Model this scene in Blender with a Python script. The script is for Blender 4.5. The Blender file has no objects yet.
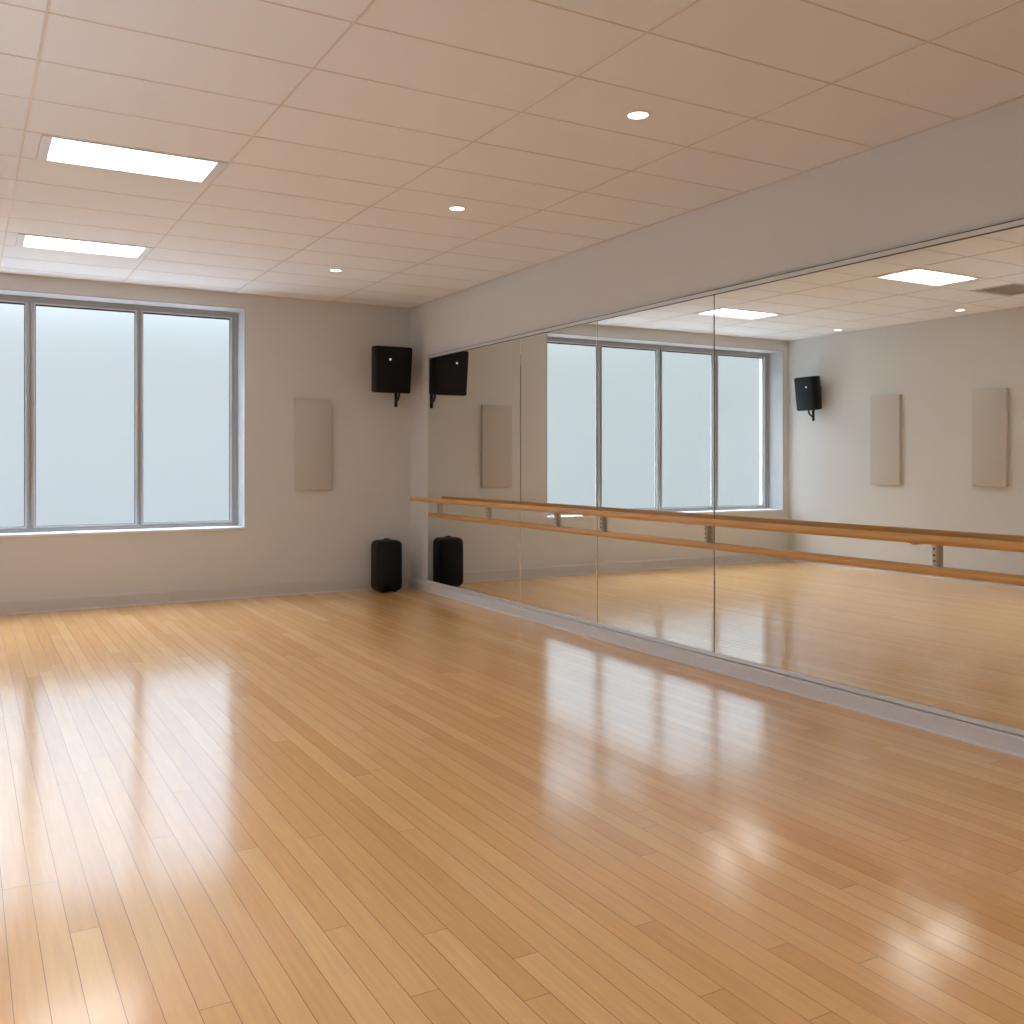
import bpy, bmesh, math
from mathutils import Vector, Matrix

sc = bpy.context.scene
COL = sc.collection

# ------------------------------------------------------------------ room numbers (metres)
W, L, B, F, H = 4.187, -1.468, 9.530, -3.6, 3.0      # right wall, left wall, window wall, wall behind, ceiling
MX = 4.167                                          # mirror face
TH = 0.45                                           # wall thickness
WX0, WX1, WZ0, WZ1 = -1.385, 2.421, 0.695, 2.862    # window opening
SY0, SY1 = 2.30, 5.10                              # opening of the unseen side window added for light, along y
FY = 9.83                                           # window frame plane


# ------------------------------------------------------------------ node helpers
def new_mat(name):
    m = bpy.data.materials.new(name)
    m.use_nodes = True
    nt = m.node_tree
    b = nt.nodes['Principled BSDF']
    return m, nt, b


def N(nt, t, **kw):
    n = nt.nodes.new(t)
    for k, v in kw.items():
        setattr(n, k, v)
    return n


def math_n(nt, op, a, b=None, c=None):
    n = N(nt, 'ShaderNodeMath', operation=op)
    for i, v in enumerate((a, b, c)):
        if v is None:
            continue
        if isinstance(v, (int, float)):
            n.inputs[i].default_value = v
        else:
            nt.links.new(v, n.inputs[i])
    return n.outputs[0]


def srgb(r, g, b):
    f = lambda c: c / 12.92 if c <= .04045 else ((c + .055) / 1.055) ** 2.4
    return (f(r / 255), f(g / 255), f(b / 255), 1)


def simple(name, col, rough=.5, metal=0., spec=.5, bump=0., bscale=200., mottle=0., mscale=3., coat=0.):
    m, nt, b = new_mat(name)
    b.inputs['Roughness'].default_value = rough
    b.inputs['Metallic'].default_value = metal
    b.inputs['Specular IOR Level'].default_value = spec
    b.inputs['Coat Weight'].default_value = coat
    b.inputs['Base Color'].default_value = col
    tc = N(nt, 'ShaderNodeTexCoord')
    if mottle > 0:
        no = N(nt, 'ShaderNodeTexNoise')
        no.inputs['Scale'].default_value = mscale
        no.inputs['Detail'].default_value = 4
        nt.links.new(tc.outputs['Object'], no.inputs['Vector'])
        hs = N(nt, 'ShaderNodeHueSaturation')
        hs.inputs['Color'].default_value = col
        v = math_n(nt, 'MULTIPLY_ADD', no.outputs['Fac'], 2 * mottle, 1 - mottle)
        nt.links.new(v, hs.inputs['Value'])
        nt.links.new(hs.outputs['Color'], b.inputs['Base Color'])
    if bump > 0:
        no2 = N(nt, 'ShaderNodeTexNoise')
        no2.inputs['Scale'].default_value = bscale
        no2.inputs['Detail'].default_value = 3
        nt.links.new(tc.outputs['Object'], no2.inputs['Vector'])
        bp = N(nt, 'ShaderNodeBump')
        bp.inputs['Strength'].default_value = bump
        bp.inputs['Distance'].default_value = .002
        nt.links.new(no2.outputs['Fac'], bp.inputs['Height'])
        nt.links.new(bp.outputs['Normal'], b.inputs['Normal'])
    return m


def emitter(name, col, strength):
    m, nt, b = new_mat(name)
    b.inputs['Base Color'].default_value = (.8, .8, .8, 1)
    b.inputs['Emission Color'].default_value = col
    b.inputs['Emission Strength'].default_value = strength
    return m


# ------------------------------------------------------------------ materials
M = {}
M['wall'] = simple('wall_paint', srgb(220, 219, 217), .75, spec=.25, bump=.12, bscale=420, mottle=.012, mscale=1.6)
M['tile'] = simple('ceiling_tile', srgb(244, 245, 247), .9, spec=.15, bump=.5, bscale=260, mottle=.012, mscale=30)
M['tbar'] = simple('ceiling_grid_bar', srgb(226, 218, 210), .6, spec=.4)
M['base'] = simple('baseboard_paint', srgb(212, 210, 208), .45, spec=.4, mottle=.01)
M['reveal'] = simple('reveal_paint', srgb(196, 198, 200), .6, spec=.3)
M['sill'] = simple('sill_paint', srgb(236, 238, 240), .5, spec=.4)
M['alu'] = simple('anodised_frame', srgb(176, 178, 178), .38, metal=.25, mottle=.02)
M['bead'] = simple('glazing_bead', srgb(226, 230, 233), .4, metal=.1)
M['gasket'] = simple('rubber_gasket', srgb(50, 54, 60), .6)
M['channel'] = simple('mirror_channel', srgb(222, 224, 224), .35, metal=.2)
M['edge'] = simple('mirror_edge_and_shadow_line', srgb(62, 66, 60), .3, spec=.5)  # mirror panel edges; also the painted shadow lines on the top trim
M['steel'] = simple('bracket_steel', srgb(205, 200, 186), .3, metal=.9, mottle=.03, mscale=60)
M['screw'] = simple('screw_steel', srgb(110, 104, 92), .35, metal=.9)
M['fabric'] = simple('panel_fabric', srgb(208, 203, 197), .95, spec=.1, bump=.8, bscale=900, mottle=.02, mscale=240)
M['cab'] = simple('speaker_cabinet', srgb(11, 11, 11), .45, spec=.3, bump=.25, bscale=600)
M['blackmetal'] = simple('black_bracket', srgb(16, 15, 14), .4, spec=.4)
M['rubber'] = simple('rubber_foot', srgb(14, 14, 14), .7)
M['white'] = simple('fixture_white', srgb(226, 224, 220), .45)
M['led'] = emitter('indicator_led', (1, .97, .92, 1), 1.2)
TROFFER = 6.7
M['lens'] = emitter('light_lens', (1, .988, .978, 1), TROFFER)
M['dlens'] = emitter('downlight_lens', (1, .95, .87, 1), 4.0)
M['ventm'] = simple('vent_metal', srgb(220, 206, 190), .5)
M['ventdark'] = simple('vent_duct', srgb(176, 160, 142), .8)


def mirror_mat():
    m, nt, b = new_mat('mirror_silver')
    b.inputs['Metallic'].default_value = 1
    b.inputs['Roughness'].default_value = .0
    b.inputs['Base Color'].default_value = (.895, .91, .865, 1)
    return m


M['mirror'] = mirror_mat()


def grille_mat():
    m, nt, b = new_mat('speaker_grille')
    b.inputs['Base Color'].default_value = srgb(10, 10, 10)
    b.inputs['Roughness'].default_value = .6
    b.inputs['Specular IOR Level'].default_value = .3
    tc = N(nt, 'ShaderNodeTexCoord')
    vo = N(nt, 'ShaderNodeTexVoronoi')
    vo.inputs['Scale'].default_value = 170
    vo.inputs['Randomness'].default_value = 0
    nt.links.new(tc.outputs['Object'], vo.inputs['Vector'])
    bp = N(nt, 'ShaderNodeBump')
    bp.inputs['Strength'].default_value = .6
    bp.inputs['Distance'].default_value = .002
    nt.links.new(vo.outputs['Distance'], bp.inputs['Height'])
    nt.links.new(bp.outputs['Normal'], b.inputs['Normal'])
    return m


M['grille'] = grille_mat()


def frosted():
    m = bpy.data.materials.new('frosted_glass')
    m.use_nodes = True
    nt = m.node_tree
    nt.nodes.clear()
    o = N(nt, 'ShaderNodeOutputMaterial')
    g = N(nt, 'ShaderNodeBsdfGlass')
    g.inputs['Color'].default_value = (.97, .985, .99, 1)
    g.inputs['Roughness'].default_value = .20
    g.inputs['IOR'].default_value = 1.35
    nt.links.new(g.outputs[0], o.inputs['Surface'])
    return m


M['frost'] = frosted()


def wood(name, dark, light, scale):
    m, nt, b = new_mat(name)
    tc = N(nt, 'ShaderNodeTexCoord')
    mp = N(nt, 'ShaderNodeMapping')
    mp.inputs['Scale'].default_value = scale
    nt.links.new(tc.outputs['Object'], mp.inputs['Vector'])
    no = N(nt, 'ShaderNodeTexNoise')
    no.inputs['Scale'].default_value = 1
    no.inputs['Detail'].default_value = 5
    nt.links.new(mp.outputs[0], no.inputs['Vector'])
    cr = N(nt, 'ShaderNodeValToRGB')
    cr.color_ramp.elements[0].position = .3
    cr.color_ramp.elements[1].position = .7
    cr.color_ramp.elements[0].color = dark
    cr.color_ramp.elements[1].color = light
    nt.links.new(no.outputs['Fac'], cr.inputs['Fac'])
    nt.links.new(cr.outputs['Color'], b.inputs['Base Color'])
    b.inputs['Roughness'].default_value = .32
    return m


M['barre'] = wood('varnished_rail_wood', srgb(206, 150, 84), srgb(224, 171, 104), (70, 2.5, 70))


def floor_mat():
    m, nt, b = new_mat('maple_plank_floor')
    tc = N(nt, 'ShaderNodeTexCoord')
    sp = N(nt, 'ShaderNodeSeparateXYZ')
    nt.links.new(tc.outputs['Object'], sp.inputs[0])
    X, Y = sp.outputs[0], sp.outputs[1]
    pw, pl = .0785, 2.3
    xr = math_n(nt, 'DIVIDE', math_n(nt, 'ADD', X, 10.0215), pw)
    row = math_n(nt, 'FLOOR', xr)
    wr = N(nt, 'ShaderNodeTexWhiteNoise', noise_dimensions='1D')
    nt.links.new(row, wr.inputs['W'])
    yr = math_n(nt, 'ADD', math_n(nt, 'DIVIDE', math_n(nt, 'ADD', Y, 20), pl), math_n(nt, 'MULTIPLY', wr.outputs['Value'], 7.3))
    colm = math_n(nt, 'FLOOR', yr)
    cb = N(nt, 'ShaderNodeCombineXYZ')
    nt.links.new(row, cb.inputs[0])
    nt.links.new(colm, cb.inputs[1])
    wn = N(nt, 'ShaderNodeTexWhiteNoise', noise_dimensions='2D')
    nt.links.new(cb.outputs[0], wn.inputs['Vector'])
    # plank tone
    cr = N(nt, 'ShaderNodeValToRGB')
    e = cr.color_ramp.elements
    e[0].position, e[0].color = 0, srgb(*FLOOR_A)
    e[1].position, e[1].color = 1, srgb(*FLOOR_C)
    k = e.new(.5)
    k.color = srgb(*FLOOR_B)
    nt.links.new(wn.outputs['Value'], cr.inputs['Fac'])
    # grain, stretched along the plank, shifted per plank
    cg = N(nt, 'ShaderNodeCombineXYZ')
    nt.links.new(math_n(nt, 'MULTIPLY', X, 60), cg.inputs[0])
    nt.links.new(math_n(nt, 'MULTIPLY', Y, 3.0), cg.inputs[1])
    nt.links.new(math_n(nt, 'MULTIPLY', wn.outputs['Value'], 57), cg.inputs[2])
    no = N(nt, 'ShaderNodeTexNoise')
    no.inputs['Scale'].default_value = 1
    no.inputs['Detail'].default_value = 5
    no.inputs['Roughness'].default_value = .6
    nt.links.new(cg.outputs[0], no.inputs['Vector'])
    hs = N(nt, 'ShaderNodeHueSaturation')
    nt.links.new(cr.outputs['Color'], hs.inputs['Color'])
    nt.links.new(math_n(nt, 'MULTIPLY_ADD', no.outputs['Fac'], .32, .84), hs.inputs['Value'])
    # joints
    fx = math_n(nt, 'FRACT', xr)
    fy = math_n(nt, 'FRACT', yr)
    ex = math_n(nt, 'MULTIPLY', math_n(nt, 'MINIMUM', fx, math_n(nt, 'SUBTRACT', 1, fx)), pw)
    ey = math_n(nt, 'MULTIPLY', math_n(nt, 'MINIMUM', fy, math_n(nt, 'SUBTRACT', 1, fy)), pl)
    d = math_n(nt, 'MINIMUM', ex, ey)
    j = N(nt, 'ShaderNodeMapRange', interpolation_type='SMOOTHSTEP')
    j.inputs['From Min'].default_value = .0003
    j.inputs['From Max'].default_value = .0016
    nt.links.new(d, j.inputs['Value'])
    mx = N(nt, 'ShaderNodeMix', data_type='RGBA')
    nt.links.new(j.outputs[0], mx.inputs['Factor'])
    mx.inputs['A'].default_value = srgb(150, 104, 64)
    nt.links.new(hs.outputs['Color'], mx.inputs['B'])
    nt.links.new(mx.outputs['Result'], b.inputs['Base Color'])
    # satin varnish with a faint unevenness
    b.inputs['Roughness'].default_value = FLOOR_R
    b.inputs['IOR'].default_value = FLOOR_IOR
    wv = N(nt, 'ShaderNodeTexNoise')
    wv.inputs['Scale'].default_value = 1
    wv.inputs['Detail'].default_value = 2
    cw = N(nt, 'ShaderNodeCombineXYZ')
    nt.links.new(math_n(nt, 'MULTIPLY', X, 30), cw.inputs[0])
    nt.links.new(math_n(nt, 'MULTIPLY', Y, 2), cw.inputs[1])
    nt.links.new(cw.outputs[0], wv.inputs['Vector'])
    hgt = math_n(nt, 'ADD', math_n(nt, 'MULTIPLY', wv.outputs['Fac'], .04), j.outputs[0])
    bp = N(nt, 'ShaderNodeBump')
    bp.inputs['Strength'].default_value = .10
    bp.inputs['Distance'].default_value = .0006
    nt.links.new(hgt, bp.inputs['Height'])
    nt.links.new(bp.outputs['Normal'], b.inputs['Normal'])
    return m


FLOOR_A, FLOOR_B, FLOOR_C = (226, 170, 106), (234, 180, 116), (241, 191, 129)
FLOOR_R, FLOOR_IOR = .15, 2.0
M['floor'] = floor_mat()


# ------------------------------------------------------------------ mesh helpers
def obj(name, bm, mat, parent=None, smooth=False):
    me = bpy.data.meshes.new(name)
    bmesh.ops.recalc_face_normals(bm, faces=bm.faces)
    bm.to_mesh(me)
    bm.free()
    for m in (mat if isinstance(mat, (list, tuple)) else [mat]):
        me.materials.append(m)
    if smooth:
        for p in me.polygons:
            p.use_smooth = True
        me.set_sharp_from_angle(angle=math.radians(38))
    o = bpy.data.objects.new(name, me)
    COL.objects.link(o)
    if parent is not None:
        o.parent = parent
    return o


def box(bm, x0, x1, y0, y1, z0, z1, bev=0., seg=2):
    r = bmesh.ops.create_cube(bm, size=1)
    vs = r['verts']
    bmesh.ops.scale(bm, vec=(x1 - x0, y1 - y0, z1 - z0), verts=vs)
    bmesh.ops.translate(bm, vec=((x0 + x1) / 2, (y0 + y1) / 2, (z0 + z1) / 2), verts=vs)
    if bev > 0:
        es = list({e for v in vs for e in v.link_edges})
        bmesh.ops.bevel(bm, geom=es, offset=bev, segments=seg, profile=.5, affect='EDGES')


def B1(*a, **k):
    bm = bmesh.new()
    box(bm, *a, **k)
    return bm


def tube(bm, pts, r, n=14, caps=True):
    pts = [Vector(p) for p in pts]
    rings = []
    for i, p in enumerate(pts):
        d = (pts[min(i + 1, len(pts) - 1)] - pts[max(i - 1, 0)]).normalized()
        up = Vector((0, 0, 1)) if abs(d.z) < .9 else Vector((0, 1, 0))
        u = d.cross(up).normalized()
        v = u.cross(d)
        rr = r[i] if isinstance(r, (list, tuple)) else r
        rings.append([bm.verts.new(p + u * rr * math.cos(2 * math.pi * k / n) + v * rr * math.sin(2 * math.pi * k / n)) for k in range(n)])
    for a, b in zip(rings, rings[1:]):
        for k in range(n):
            bm.faces.new((a[k], a[(k + 1) % n], b[(k + 1) % n], b[k]))
    if caps:
        bm.faces.new(rings[0])
        bm.faces.new(rings[-1])


def lathe(bm, prof, n=40, center=(0, 0, 0)):
    c = Vector(center)
    rings = []
    for (r, z) in prof:
        if r < 1e-6:
            rings.append([bm.verts.new(c + Vector((0, 0, z)))])
        else:
            rings.append([bm.verts.new(c + Vector((r * math.cos(2 * math.pi * k / n), r * math.sin(2 * math.pi * k / n), z))) for k in range(n)])
    for a, b in zip(rings, rings[1:]):
        for k in range(n):
            k2 = (k + 1) % n
            if len(a) == 1 and len(b) == 1:
                continue
            if len(a) == 1:
                bm.faces.new((a[0], b[k2], b[k]))
            elif len(b) == 1:
                bm.faces.new((a[k], a[k2], b[0]))
            else:
                bm.faces.new((a[k], a[k2], b[k2], b[k]))


def ring_xz(bm, x0, x1, z0, z1, w, y0, y1, wt=None, wb=None):
    """rectangular picture-frame ring in the xz plane, members of width w (top wt, bottom wb)"""
    wt = w if wt is None else wt
    wb = w if wb is None else wb
    o = [(x0, z0), (x1, z0), (x1, z1), (x0, z1)]
    i = [(x0 + w, z0 + wb), (x1 - w, z0 + wb), (x1 - w, z1 - wt), (x0 + w, z1 - wt)]
    V = [[bm.verts.new((p[0], y, p[1])) for p in q] for q in (o, i) for y in (y0, y1)]
    of, ob, inf, inb = V
    for k in range(4):
        k2 = (k + 1) % 4
        bm.faces.new((of[k], of[k2], inf[k2], inf[k]))
        bm.faces.new((ob[k], inb[k], inb[k2], ob[k2]))
        bm.faces.new((of[k], ob[k], ob[k2], of[k2]))
        bm.faces.new((inf[k], inf[k2], inb[k2], inb[k]))


def empty(name, loc=(0, 0, 0), rot=(0, 0, 0)):
    o = bpy.data.objects.new(name, None)
    o.empty_display_size = .1
    COL.objects.link(o)
    o.location = loc
    o.rotation_euler = rot
    return o


def tag(o, label, cat, group=None, kind=None):
    o['label'] = label
    o['category'] = cat
    if group:
        o['group'] = group
    if kind:
        o['kind'] = kind
    return o


def copy_thing(root, loc, label):
    r = root.copy()
    COL.objects.link(r)
    r.location = loc
    r['label'] = label
    for ch in list(root.children):
        c = ch.copy()
        COL.objects.link(c)
        c.parent = r
        for g in list(ch.children):
            d = g.copy()
            COL.objects.link(d)
            d.parent = c
    return r


S = 'structure'
# ------------------------------------------------------------------ the setting
tag(obj('floor', B1(L - TH, W + TH, F - TH, B + TH, -.2, 0), M['floor']), 'glossy light maple plank floor of the dance studio', 'floor', kind=S)
tag(obj('wall_right', B1(W, W + TH, F - TH, B + TH, 0, H + .3), M['wall']), 'pale grey painted wall behind the mirrors and the barre', 'wall', kind=S)
bm = bmesh.new()
box(bm, L - TH, L, F - TH, SY0, 0, H + .3)
box(bm, L - TH, L, SY1, B + TH, 0, H + .3)
box(bm, L - TH, L, SY0, SY1, 0, WZ0 - .02)
box(bm, L - TH, L, SY0, SY1, WZ1, H + .3)
tag(obj('wall_left', bm, M['wall']), 'pale grey painted wall with two sound panels, seen in the mirror', 'wall', kind=S)
tag(obj('wall_front', B1(L, W, F - TH, F, 0, H + .3), M['wall']), 'pale grey painted wall opposite the window', 'wall', kind=S)
bm = bmesh.new()
box(bm, L, WX0, B, B + TH, 0, H + .3)
box(bm, WX1, W, B, B + TH, 0, H + .3)
box(bm, WX0, WX1, B, B + TH, 0, WZ0 - .02)
box(bm, WX0, WX1, B, B + TH, WZ1, H + .3)
tag(obj('wall_back', bm, M['wall']), 'warm grey painted wall around the wide frosted window', 'wall', kind=S)

# ceiling: tiles at 3.0 with openings for the troffers, then the grid of bars
GX, GY = 1.0145, .4850
gx = [.268 + GX * k for k in range(-1, 4)]
gy = [3.450 + GY * k for k in range(-15, 13)]
tro = [(.81, 5.6325), (.81, 8.0575), (.81, .7825), (.81, -1.6425), (2.84, .7825), (2.84, -1.6425)]  # last four are out of view, added to brighten the room
TW, TD = .93, .452
holes = [(x - TW / 2, x + TW / 2, y - TD / 2, y + TD / 2) for x, y in tro]
VX0, VX1, VY0, VY1 = -.735, -.12, 5.395, 5.868
holes.append((VX0, VX1, VY0, VY1))
xs = sorted({L, W, *[h[0] for h in holes], *[h[1] for h in holes]})
ys = sorted({F, B, *[h[2] for h in holes], *[h[3] for h in holes]})
bm = bmesh.new()
cache = {}


def cv(x, y):
    if (x, y) not in cache:
        cache[(x, y)] = bm.verts.new((x, y, H))
    return cache[(x, y)]


for xa, xb in zip(xs, xs[1:]):
    for ya, yb in zip(ys, ys[1:]):
        mx_, my_ = (xa + xb) / 2, (ya + yb) / 2
        if any(h[0] < mx_ < h[1] and h[2] < my_ < h[3] for h in holes):
            continue
        bm.faces.new((cv(xa, ya), cv(xb, ya), cv(xb, yb), cv(xa, yb)))
ext = bmesh.ops.extrude_face_region(bm, geom=bm.faces[:])
bmesh.ops.translate(bm, vec=(0, 0, .02), verts=[v for v in ext['geom'] if isinstance(v, bmesh.types.BMVert)])
tag(obj('ceiling', bm, M['tile']), 'suspended ceiling of beige rectangular tiles', 'ceiling', kind=S)
tag(obj('ceiling_slab', B1(L, W, F, B, H + .2, H + .3), M['white']), 'slab above the suspended ceiling tiles', 'ceiling', kind=S)
bm = bmesh.new()
hb = .0055


def clip_runs(a, b, cuts):
    runs = [(a, b)]
    for c0, c1 in cuts:
        nr = []
        for r0, r1 in runs:
            if c1 <= r0 or c0 >= r1:
                nr.append((r0, r1))
            else:
                if c0 > r0:
                    nr.append((r0, c0))
                if c1 < r1:
                    nr.append((c1, r1))
        runs = nr
    return runs


for x in gx:
    for r0, r1 in clip_runs(F, B, [(h[2], h[3]) for h in holes if h[0] < x + hb and h[1] > x - hb]):
        box(bm, x - hb, x + hb, r0, r1, H - .0025, H)
for y in gy:
    for r0, r1 in clip_runs(L, W, [(h[0], h[1]) for h in holes if h[2] < y + hb and h[3] > y - hb]):
        box(bm, r0, r1, y - hb * .7, y + hb * .7, H - .0020, H)
# wall angle
box(bm, L, L + .02, F, B, H - .003, H)
box(bm, W - .02, W, F, B, H - .003, H)
box(bm, L, W, B - .02, B, H - .003, H)
tag(obj('trim_1', bm, M['tbar']), 'thin metal grid bars between the ceiling tiles', 'ceiling grid', kind=S)


def skirting(name, pts, label, h=.122, t=.016):
    """a profiled board swept between two points along a wall: pts = (start, end, inward normal)"""
    (ax, ay), (bx, by), (nx, ny) = pts
    prof = [(0, 0), (t + .006, 0), (t + .006, .006), (t + .001, .012), (t, .014), (t, h - .014), (t - .004, h - .010), (t - .004, h - .004), (t - .007, h), (0, h)]
    bm = bmesh.new()
    a = [bm.verts.new((ax + nx * p, ay + ny * p, q)) for p, q in prof]
    b = [bm.verts.new((bx + nx * p, by + ny * p, q)) for p, q in prof]
    for i in range(len(prof)):
        j = (i + 1) % len(prof)
        bm.faces.new((a[i], a[j], b[j], b[i]))
    bm.faces.new(a)
    bm.faces.new(b)
    return tag(obj(name, bm, M['base']), label, 'baseboard', kind=S)


skirting('baseboard_back', ((L, B), (W, B), (0, -1)), 'white baseboard along the wall under the window')
skirting('baseboard_left', ((L, F), (L, B), (1, 0)), 'white baseboard along the wall opposite the mirrors')
skirting('baseboard_right', ((W, F), (W, B), (-1, 0)), 'pale grey kick board running under the mirrors', h=.091, t=.030)
skirting('baseboard_front', ((L, F), (W, F), (0, 1)), 'white baseboard along the wall opposite the window')

# ------------------------------------------------------------------ window
def frosted_window(name, origin, rotz, wx0, wx1, mull, label):
    """four-light frosted window; local x runs along the wall, local +y out through it"""
    win = tag(empty(name, origin, (0, 0, rotz)), label, 'window', kind=S)
    t, fy = .012, FY - B
    bm = bmesh.new()
    box(bm, wx0, wx0 + t, .001, fy + .08, WZ0, WZ1)
    box(bm, wx1 - t, wx1, .001, fy + .08, WZ0, WZ1)
    box(bm, wx0 + t, wx1 - t, .001, fy + .08, WZ1 - t, WZ1)
    obj('window_reveal', bm, M['reveal'], win)
    obj('window_sill', B1(wx0 - .004, wx1 + .004, -.014, fy + .08, WZ0 - .02, WZ0 + .004, bev=.003), M['sill'], win)
    fx0, fx1, fz0, fz1 = wx0 + t, wx1 - t, WZ0 + .004, WZ1 - t
    bm = bmesh.new()
    ring_xz(bm, fx0, fx1, fz0, fz1, .030, fy - .045, fy + .05, .028, .022)
    ring_xz(bm, fx0 + .030, fx1 - .030, fz0 + .022, fz1 - .028, .028, fy - .030, fy + .05, .022, .014)
    obj('window_frame', bm, M['alu'], win)
    for x, hw in mull:
        bm = bmesh.new()
        z0, z1 = fz0 + .035, fz1 - .049
        prof = [(-hw, .05), (-hw, -.037), (-hw + .003, -.040), (-.007, -.040), (-.004, -.037), (-.004, -.022), (.004, -.022), (.004, -.037), (.007, -.040), (hw - .003, -.040), (hw, -.037), (hw, .05)]
        a = [bm.verts.new((x + p, fy + q, z0)) for p, q in prof]
        b = [bm.verts.new((x + p, fy + q, z1)) for p, q in prof]
        for k in range(len(prof)):
            k2 = (k + 1) % len(prof)
            bm.faces.new((a[k], a[k2], b[k2], b[k]))
        bm.faces.new(a)
        bm.faces.new(b)
        obj('mullion', bm, M['alu'], win)
    edges = [fx0 + .058] + [v for x, hw in mull for v in (x - hw, x + hw)] + [fx1 - .058]
    for k in range(len(mull) + 1):
        a, b = edges[2 * k], edges[2 * k + 1]
        z0, z1 = fz0 + .036, fz1 - .050
        p = obj('pane', B1(a + .004, b - .004, fy + .006, fy + .012, z0 + .002, z1 - .002), M['frost'], win)
        bm = bmesh.new()
        ring_xz(bm, a, b, z0, z1, .013, fy - .022, fy + .005, .010, .014)
        obj('glazing_bead', bm, M['bead'], p)
        bm = bmesh.new()
        ring_xz(bm, a + .013, b - .013, z0 + .014, z1 - .010, .006, fy - .004, fy + .005, .014, .004)
        obj('gasket', bm, M['gasket'], p)
    return win


frosted_window('window_1', (0, B, 0), 0, WX0, WX1, [(-.42, .030), (.530, .029), (1.470, .021)], 'wide frosted window of four tall panes in grey metal frame')
frosted_window('added_fill_window', (L, 0, 0), math.pi / 2, SY0, SY1, [(3.70, .036)], 'unseen frosted side window of two panes opposite the mirrors, added for light')  # out of view, added to throw cool light on ceiling and floor

# ------------------------------------------------------------------ mirrors
seams = [9.037, 7.141, 5.991, 4.686, 2.36, .05, -2.2]
MZ0, MZ1 = .118, 2.419
mlabels = [
    'tall wall mirror panel nearest the room corner, reflecting the wall speaker',
    'second wall mirror panel from the room corner, where the reflected window begins',
    'third wall mirror panel from the room corner, reflecting the middle window panes',
    'broad wall mirror panel reflecting the opposite wall and its two sound panels',
    'fifth wall mirror panel from the room corner, next to the broad one',
    'last wall mirror panel, farthest from the room corner',
]
for k in range(len(seams) - 1):
    y1, y0 = seams[k] - .0035, seams[k + 1] + .0035
    bm = bmesh.new()
    box(bm, MX, W - .002, y0, y1, MZ0, MZ1)
    es = [e for e in bm.edges if all(abs(v.co.x - MX) < 1e-4 for v in e.verts)]
    bmesh.ops.bevel(bm, geom=es, offset=.004, segments=1, affect='EDGES')
    bm.normal_update()
    o = obj('mirror_panel', bm, [M['mirror'], M['edge']])
    for p in o.data.polygons:
        p.material_index = 0 if p.normal.x < -.3 else 1
    tag(o, mlabels[k], 'mirror', 'mirror panels along the wall')
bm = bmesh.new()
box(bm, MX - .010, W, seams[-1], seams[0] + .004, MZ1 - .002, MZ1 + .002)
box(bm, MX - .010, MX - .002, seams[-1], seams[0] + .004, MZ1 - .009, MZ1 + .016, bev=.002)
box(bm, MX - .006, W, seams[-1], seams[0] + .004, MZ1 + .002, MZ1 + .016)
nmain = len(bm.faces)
box(bm, MX - .0105, W, seams[-1], seams[0] + .004, MZ1 + .016, MZ1 + .0195)  # dark strips above and below the lip paint its shadow lines
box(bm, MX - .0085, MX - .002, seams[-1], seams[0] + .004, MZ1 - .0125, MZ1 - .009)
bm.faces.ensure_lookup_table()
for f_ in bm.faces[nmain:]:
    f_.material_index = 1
tag(obj('trim_2', bm, [M['channel'], M['edge']]), 'slim metal channel along the top of the mirrors, with painted dark shadow lines', 'mirror trim', kind=S)
bm = bmesh.new()
box(bm, MX - .008, MX - .002, seams[-1], seams[0] + .004, .098, MZ0 + .003, bev=.0015)
box(bm, MX - .006, W, seams[-1], seams[0] + .004, .098, MZ0 - .001)
tag(obj('trim_3', bm, M['channel']), 'slim metal channel along the bottom of the mirrors', 'mirror trim', kind=S)
tag(obj('trim_4', B1(MX - .006, W, seams[0], seams[0] + .012, MZ0, MZ1, bev=.002), M['channel']), 'slim metal strip closing the mirrors at the corner end', 'mirror trim', kind=S)

# ------------------------------------------------------------------ barre
RX, RZ, RR = 3.987, .967, .0222
LX, LZ, LR = 4.1445, .800, .0215
YE = -2.0
barre = tag(empty('ballet_barre', (4.15, 4.0, 0)), 'long double wooden ballet barre on steel brackets in front of the mirrors', 'barre')


def bchild(name, bm, mat, parent=None, smooth=False):
    o = obj(name, bm, mat, parent or barre, smooth)
    if parent is None:
        o.location = -Vector(barre.location)
    return o


def rail(bm, x, z, r, y0, y1):
    e = .006
    pts = [(x, y0, z), (x, y0 + e, z)] + [(x, y0 + e + (y1 - y0 - 2 * e) * k / 12, z) for k in range(1, 12)] + [(x, y1 - e, z), (x, y1, z)]
    tube(bm, pts, [r - e] + [r] * (len(pts) - 2) + [r - e], n=28)


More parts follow.
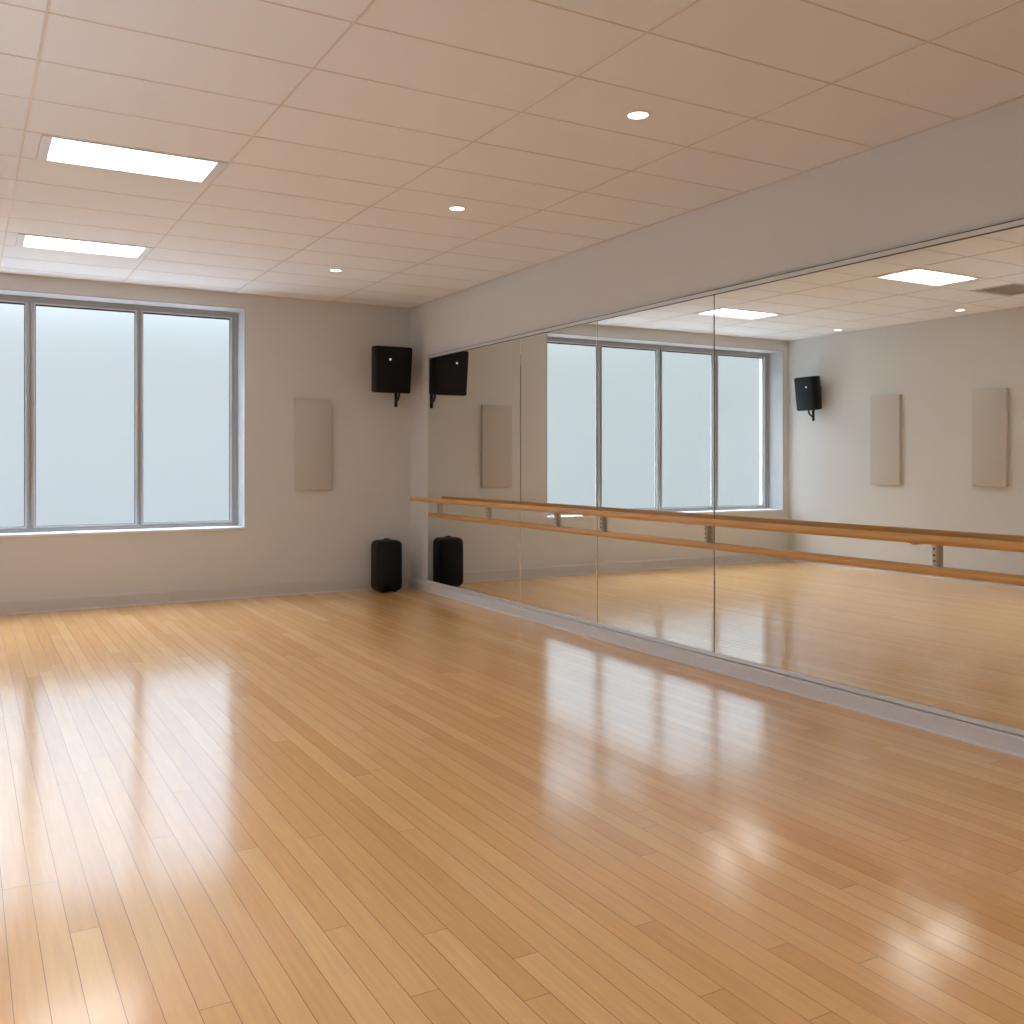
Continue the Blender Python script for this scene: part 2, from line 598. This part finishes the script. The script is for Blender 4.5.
bm = bmesh.new()
rail(bm, RX, RZ, RR, YE, 9.050)
bchild('upper_rail', bm, M['barre'], smooth=True)['label'] = 'round wooden upper rail standing off the mirrors'
bm = bmesh.new()
rail(bm, LX, LZ, LR, YE, 8.955)
bchild('lower_rail', bm, M['barre'], smooth=True)['label'] = 'round wooden lower rail close against the mirrors'
for y in (8.74, 7.71, 6.545, 5.900, 4.735, 3.062, 1.35, -.3, -1.7):
    bm = bmesh.new()
    hw = .013
    box(bm, MX - .026, MX - .0015, y - hw, y + hw,   .80, .957, bev=.002, seg=1)           # upright
    box(bm, RX - .004, MX - .010, y - hw * .8, y + hw * .8,   .9375, .9470, bev=.0015, seg=1)  # arm under the upper rail
    n = 10                                                                             # saddle cradling the rail
    va, vb = [], []
    for k in range(n + 1):
        a = math.pi * (1.3 + .4 * k / n)
        for r_, lst in ((RR + .0005, va), (RR + .005, vb)):
            lst.append([bm.verts.new((RX + r_ * math.cos(a), y + s * hw * .8, RZ + r_ * math.sin(a))) for s in (-1, 1)])
    for k in range(n):
        bm.faces.new((va[k][0], va[k][1], va[k + 1][1], va[k + 1][0]))
        bm.faces.new((vb[k][0], vb[k + 1][0], vb[k + 1][1], vb[k][1]))
        for s in (0, 1):
            bm.faces.new((va[k][s], va[k + 1][s], vb[k + 1][s], vb[k][s]))
    for k in (0, n):
        bm.faces.new((va[k][0], va[k][1], vb[k][1], vb[k][0]))
    br = bchild('bracket', bm, M['steel'])
    for z in (.852, .880, .912):
        bm = bmesh.new()
        tube(bm, [(MX - .0290, y, z), (MX - .0255, y, z)], .0055, n=12)
        bchild('screw', bm, M['screw'], br)

# ------------------------------------------------------------------ sound panels
def panel(cx, cy, cz, w, h, d, rotz, label):
    bm = bmesh.new()
    box(bm, -w / 2, w / 2, -d, 0, -h / 2, h / 2, bev=.006, seg=2)
    o = obj('mounted_acoustic_panel', bm, M['fabric'], smooth=True)
    o.location = (cx, cy, cz)
    o.rotation_euler = (0, 0, rotz)
    return tag(o, label, 'wall panel', 'fabric sound panels on the walls', 'thing')


panel(3.098, B, 1.518, .378, .925, .042, 0, 'beige fabric sound panel on the window wall, between window and speaker')
panel(L, 7.905, 1.612, .425, 1.085, .05, math.pi / 2, 'beige fabric sound panel on the opposite wall, nearer the wall speaker')
panel(L, 6.535, 1.607, .405, 1.070, .05, math.pi / 2, 'beige fabric sound panel on the opposite wall, farther from the wall speaker')


# ------------------------------------------------------------------ wall speakers (front faces -y, tilted down)
def rounded_slab(bm, prof_xy, z0, z1, top_scale=1., bev=.012):
    a = [bm.verts.new((x, y, z0)) for x, y in prof_xy]
    b = [bm.verts.new((x * top_scale, y, z1)) for x, y in prof_xy]
    n = len(a)
    for i in range(n):
        j = (i + 1) % n
        bm.faces.new((a[i], a[j], b[j], b[i]))
    fa = bm.faces.new(a)
    fb = bm.faces.new(b)
    es = list(fa.edges) + list(fb.edges)
    if bev:
        bmesh.ops.bevel(bm, geom=es, offset=bev, segments=3, profile=.5, affect='EDGES')


def wall_speaker(loc, rotz, tilt, label, ww=.395, hh=.478, dd=.28, gap=.0, post_dx=.12):
    """loc: a point on the wall at the cabinet's mid height; local -y is out of the wall"""
    root = tag(empty('wall_speaker', loc, (0, 0, rotz)), label, 'speaker', 'black wall speakers')
    T = Matrix.Translation((0, -gap, 0)) @ Matrix.Rotation(tilt, 4, 'X')

    def taper(b_):
        for v in b_.verts:
            v.co.x *= 1 + .05 * v.co.z / hh
    # cabinet: trapezoid plan, wide grille side, narrow back
    w2, wb = ww / 2, ww / 2 * .62
    c = .018
    pl = [(-w2, -dd + .02), (-w2 + .004, -dd), (w2 - .004, -dd), (w2, -dd + .02), (w2, -dd * .55), (wb + .01, -.012), (wb - c, 0), (-wb + c, 0), (-wb - .01, -.012), (-w2, -dd * .55)]
    bm = bmesh.new()
    rounded_slab(bm, pl, -hh / 2, hh / 2, 1., .020)
    taper(bm)
    bm.transform(T)
    cab = obj('cabinet', bm, M['cab'], root, True)
    # bowed grille on the front
    bm = bmesh.new()
    n, gh = 14, hh / 2 - .016
    g0, g1 = [], []
    for k in range(n + 1):
        x = -w2 + .014 + (ww - .028) * k / n
        bow = .014 * (1 - (2 * k / n - 1) ** 2)
        yf = -dd - .006 - bow
        g0.append([bm.verts.new((x, yf, z)) for z in (-gh, gh)])
        g1.append([bm.verts.new((x, -dd + .002, z)) for z in (-gh, gh)])
    for k in range(n):
        bm.faces.new((g0[k][0], g0[k + 1][0], g0[k + 1][1], g0[k][1]))
        bm.faces.new((g1[k][0], g1[k][1], g1[k + 1][1], g1[k + 1][0]))
        for s in (0, 1):
            bm.faces.new((g0[k][s], g1[k][s], g1[k + 1][s], g0[k + 1][s]))
    for k in (0, n):
        bm.faces.new((g0[k][0], g0[k][1], g1[k][1], g1[k][0]))
    taper(bm)
    bm.transform(T)
    obj('grille', bm, M['grille'], root, True)
    # indicator light
    bm = bmesh.new()
    bmesh.ops.create_icosphere(bm, subdivisions=2, radius=.011)
    bmesh.ops.scale(bm, vec=(1, .5, 1), verts=bm.verts[:])
    bmesh.ops.translate(bm, vec=(-.052, -dd - .019, hh / 2 - .135), verts=bm.verts[:])
    bm.transform(T)
    obj('indicator_light', bm, M['led'], root, True)['label'] = 'small white indicator light'
    # bracket: plate on the wall, arm to the cabinet's back, post under the cabinet with a curved strut
    bm = bmesh.new()
    box(bm, -.05, .05, -.010, 0, -.09, .09, bev=.003)
    box(bm, -.018, .018, -gap - .012, -.008, -.022, .022, bev=.003)
    obj('wall_bracket', bm, M['blackmetal'], root, True)
    bm = bmesh.new()
    post = T @ Vector((post_dx, -.06, -hh / 2 + .004))
    tube(bm, [post, post + Vector((0, 0, -.06)), post + Vector((0, 0, -.150))], .017, n=12)
    e = T @ Vector((post_dx, -.145, -hh / 2 + .004))
    p1 = post + Vector((0, 0, -.10))
    tube(bm, [e, e + Vector((0, .002, -.035)), e.lerp(p1, .45) + Vector((0, -.012, -.022)), p1], .012, n=10)
    obj('support_post', bm, M['blackmetal'], root, True)
    return root


wall_speaker((3.84, B, 2.31), 0, math.radians(4.5), 'black wall speaker high in the corner beside the mirrors', gap=.095)
wall_speaker((L, 8.99, 2.255), math.pi / 2 + math.radians(0), math.radians(6), 'black wall speaker on the opposite wall, seen in the mirror', ww=.32, hh=.44, dd=.20, gap=.06, post_dx=0.)


# ------------------------------------------------------------------ floor speaker
def floor_speaker():
    w, d, h = .288, .27, .532
    cx, cy = 3.812, 9.155 + .135
    root = tag(empty('floor_speaker', (cx, cy, 0)), 'black portable speaker standing on the floor in the corner', 'speaker')
    bm = bmesh.new()
    box(bm, -w / 2, w / 2, -d / 2, d / 2, .010, h)
    es = [e for e in bm.edges if abs(e.verts[0].co.z - e.verts[1].co.z) > .1]
    bmesh.ops.bevel(bm, geom=es, offset=.075, segments=7, profile=.5, affect='EDGES')
    es = [e for e in bm.edges if abs(e.verts[0].co.z - e.verts[1].co.z) < 1e-5]
    bmesh.ops.bevel(bm, geom=es, offset=.058, segments=6, profile=.5, affect='EDGES')
    for v in bm.verts:                                    # slight taper to the top
        v.co.x *= 1 - .02 * (v.co.z / h)
    obj('cabinet', bm, M['cab'], root, True)
    bm = bmesh.new()                                      # grille, bowed and rounded
    n, mrows = 14, 16
    rows = []
    for j in range(mrows + 1):
        z = .055 + (h - .12) * j / mrows
        q = abs(2 * j / mrows - 1)
        hw = (w / 2 - .040) * (1 - .18 * max(0, q - .75) * 4 * max(0, q - .75) * 4 / 1.0 * .6)
        rows.append([bm.verts.new((-hw + 2 * hw * k / n, -d / 2 - .002 - .010 * (1 - (2 * k / n - 1) ** 2) * (1 - q ** 4), z)) for k in range(n + 1)])
    for j in range(mrows):
        for k in range(n):
            bm.faces.new((rows[j][k], rows[j][k + 1], rows[j + 1][k + 1], rows[j + 1][k]))
    ext = bmesh.ops.extrude_face_region(bm, geom=bm.faces[:])
    bmesh.ops.translate(bm, vec=(0, .006, 0), verts=[v for v in ext['geom'] if isinstance(v, bmesh.types.BMVert)])
    obj('grille', bm, M['grille'], root, True)
    bm = bmesh.new()                                      # low bass port low on the front
    bm2 = bm
    pts = [(.030 * math.cos(a), -d / 2 - .009, .098 + .022 * math.sin(a)) for a in [2 * math.pi * k / 20 for k in range(21)]]
    tube(bm2, pts, .004, n=8, caps=False)
    obj('port_ring', bm, M['cab'], root, True)
    bm = bmesh.new()                                      # carry handle
    tube(bm, [(-.038, 0, h - .012), (-.032, 0, h + .004), (-.014, 0, h + .011), (.014, 0, h + .011), (.032, 0, h + .004), (.038, 0, h - .012)], .008, n=10)
    obj('handle', bm, M['blackmetal'], root, True)
    for sx in (-1, 1):
        for sy in (-1, 1):
            bm = bmesh.new()
            tube(bm, [(sx * .07, sy * .06, 0), (sx * .07, sy * .06, .014)], .016, n=14)
            obj('foot', bm, M['rubber'], root, True)
    return root


floor_speaker()

# ------------------------------------------------------------------ ceiling lights
def make_troffer():
    root = tag(empty('ceiling_light', (0, 0, H)), '', 'ceiling light', 'rectangular ceiling lights')
    w, d = TW / 2 - .002, TD / 2 - .002
    bm = bmesh.new()                                      # housing with sloping sides
    rim = .014

    def rect(a, b, z):
        return [bm.verts.new(p) for p in ((-a, -b, z), (a, -b, z), (a, b, z), (-a, b, z))]
    r0 = rect(w, d, 0.0)
    r0b = rect(w, d, -.006)
    r1 = rect(w - .050, d - .013, -.006)
    r2 = rect(w - .056, d - .019, .040)
    r3 = rect(w - .056, d - .019, .060)
    r4 = rect(w, d, .060)
    for a, b in ((r0, r0b), (r0b, r1), (r1, r2), (r2, r3), (r4, r0)):
        for k in range(4):
            bm.faces.new((a[k], a[(k + 1) % 4], b[(k + 1) % 4], b[k]))
    bm.faces.new(r3)
    bm.faces.new(r4)
    obj('frame', bm, M['white'], root)
    bm = bmesh.new()                                      # lens with three shallow ribs
    a, b = w - .0525, d - .0155
    nn = 36
    prev = None
    for k in range(nn + 1):
        y = -b + 2 * b * k / nn
        q = y / b
        z = .022 - .010 * math.cos(q * math.pi * .5) - .004 * abs(math.sin(q * math.pi * 1.5))
        cur = [bm.verts.new((-a, y, z)), bm.verts.new((a, y, z))]
        if prev:
            bm.faces.new((prev[0], prev[1], cur[1], cur[0]))
        prev = cur
    obj('diffuser', bm, M['lens'], root, True)
    return root


t0 = make_troffer()
tl = ['bright rectangular ceiling light nearer the middle of the room', 'bright rectangular ceiling light nearest the window wall',
      'unseen rectangular ceiling light added for brightness, third from the window wall',
      'unseen rectangular ceiling light added for brightness, nearest the wall opposite the window',
      'unseen rectangular ceiling light added for brightness on the mirror side, outside the picture',
      'unseen rectangular ceiling light added for brightness on the mirror side, nearest the wall opposite the window']
for k, (x, y) in enumerate(tro):
    if k == 0:
        t0.location = (x, y, H)
        t0['label'] = tl[0]
    else:
        copy_thing(t0, (x, y, H), tl[k])


def make_downlight():
    root = tag(empty('downlight', (0, 0, H)), '', 'ceiling light', 'small round downlights')
    bm = bmesh.new()
    lathe(bm, [(.048, -.002), (.050, -.006), (.056, -.007), (.061, -.004), (.062, 0), (.048, 0), (.048, -.002)], 40)
    obj('trim_ring', bm, M['white'], root, True)
    bm = bmesh.new()
    lathe(bm, [(0, -.0065), (.020, -.0062), (.038, -.005), (.0485, -.003)], 40)
    obj('lens', bm, M['dlens'], root, True)
    return root


dl = [(2.803, 3.687, 'small round downlight of the mirror side row nearest the viewer, largest of the three'),
      (2.803, 5.627, 'small round downlight in the middle of the mirror side row'),
      (2.795, 7.960, 'small round downlight of the mirror side row nearest the window'),
      (-1.103, 6.661, 'small round downlight by the opposite wall, seen in the mirror above the panels'),
      (-1.180, 8.411, 'small round downlight by the opposite wall near the window, seen in the mirror'),
      (2.803, 1.720, 'small round unseen downlight added to the mirror side row just outside the picture'),  # this and the next are out of view, added as extra light
      (2.803, -.250, 'small round unseen downlight added to the mirror side row farthest from the window')]
d0 = make_downlight()
for k, (x, y, lab) in enumerate(dl):
    if k == 0:
        d0.location = (x, y, H)
        d0['label'] = lab
        r = d0
    else:
        r = copy_thing(d0, (x, y, H), lab)
SPOT = 3.0
for k, (x, y, lab) in enumerate(dl):
    ld = bpy.data.lights.new('downlight_lamp', 'SPOT')
    ld.energy = SPOT
    ld.color = (1, .93, .83)
    ld.spot_size = math.radians(75)
    ld.spot_blend = 1
    ld.shadow_soft_size = .04
    lo = bpy.data.objects.new('downlight_lamp', ld)
    COL.objects.link(lo)
    lo.location = (x, y, H - .06)

# ------------------------------------------------------------------ ceiling vent
v = tag(empty('ceiling_vent', ((VX0 + VX1) / 2, (VY0 + VY1) / 2, H)), 'beige slatted air vent set into the ceiling, seen at the mirror edge', 'vent')
a, b = (VX1 - VX0) / 2, (VY1 - VY0) / 2
bm = bmesh.new()
for x0, x1, y0, y1 in ((-a, a, -b, -b + .03), (-a, a, b - .03, b), (-a, -a + .03, -b + .03, b - .03), (a - .03, a, -b + .03, b - .03)):
    box(bm, x0, x1, y0, y1, -.006, .012, bev=.002, seg=1)
obj('frame', bm, M['ventm'], v)
bm = bmesh.new()
box(bm, -a + .002, a - .002, -b + .002, b - .002, .055, .060)
obj('duct_plate', bm, M['ventdark'], v)
for k in range(15):
    y = -b + .045 + (2 * b - .09) * k / 14
    bm = bmesh.new()
    box(bm, -a + .03, a - .03, -.013, .013, -.001, .001)
    bm.transform(Matrix.Translation((0, y, .008)) @ Matrix.Rotation(math.radians(35), 4, 'X'))
    obj('slat', bm, M['ventm'], v)

# ------------------------------------------------------------------ world: overcast sky, brighter overhead, over ground made bright to light the ceiling
w = bpy.data.worlds.new('overcast_sky')
sc.world = w
w.use_nodes = True
nt = w.node_tree
bg = nt.nodes['Background']
tc = N(nt, 'ShaderNodeTexCoord')
sp = N(nt, 'ShaderNodeSeparateXYZ')
nt.links.new(tc.outputs['Generated'], sp.inputs[0])
mr = N(nt, 'ShaderNodeMapRange')
mr.inputs['From Min'].default_value = -1
mr.inputs['From Max'].default_value = 1
nt.links.new(sp.outputs[2], mr.inputs['Value'])
cr = N(nt, 'ShaderNodeValToRGB')
SKY = [(-1, 3.8, 4.3, 5.0), (-.6, 3.4, 3.85, 4.5), (-.32, .95, 1.03, 1.13), (-.1, .52, .58, .63), (.0, .57, .63, .68), (.125, .57, .62, .66),
       (.18, 1.03, 1.19, 1.31), (.26, 1.4, 1.78, 2.15), (.45, 1.8, 2.35, 2.95), (.62, 14.6, 16.4, 19.2), (1, 16.4, 18.4, 21.6)]
SMAX = 21.8
e = cr.color_ramp.elements
while len(e) > 1:
    e.remove(e[-1])
for k, (z, r_, g_, b_) in enumerate(SKY):
    el = e[0] if k == 0 else e.new((z + 1) / 2)
    el.position = (z + 1) / 2
    el.color = (r_ / SMAX, g_ / SMAX, b_ / SMAX, 1)
nt.links.new(mr.outputs[0], cr.inputs['Fac'])
nt.links.new(cr.outputs['Color'], bg.inputs['Color'])
bg.inputs['Strength'].default_value = SMAX * 1.15

# ------------------------------------------------------------------ camera and view
cd = bpy.data.cameras.new('camera')
cd.sensor_width = 36
cd.sensor_fit = 'HORIZONTAL'
cd.lens = 36 * 959.57 / 1024
cd.shift_y = -(512 - 462.77) / 1024
cd.clip_start = .05
co = bpy.data.objects.new('camera', cd)
COL.objects.link(co)
co.location = (0, 0, 1.3336)
co.rotation_euler = (math.pi / 2, 0, -.5194)
sc.camera = co

sc.view_settings.view_transform = 'Standard'
sc.view_settings.look = 'None'
sc.view_settings.gamma = 1
sc.view_settings.use_curve_mapping = False
sc.view_settings.exposure = 0.0
sc.cycles.diffuse_bounces = 6
sc.cycles.glossy_bounces = 6
sc.cycles.max_bounces = 14
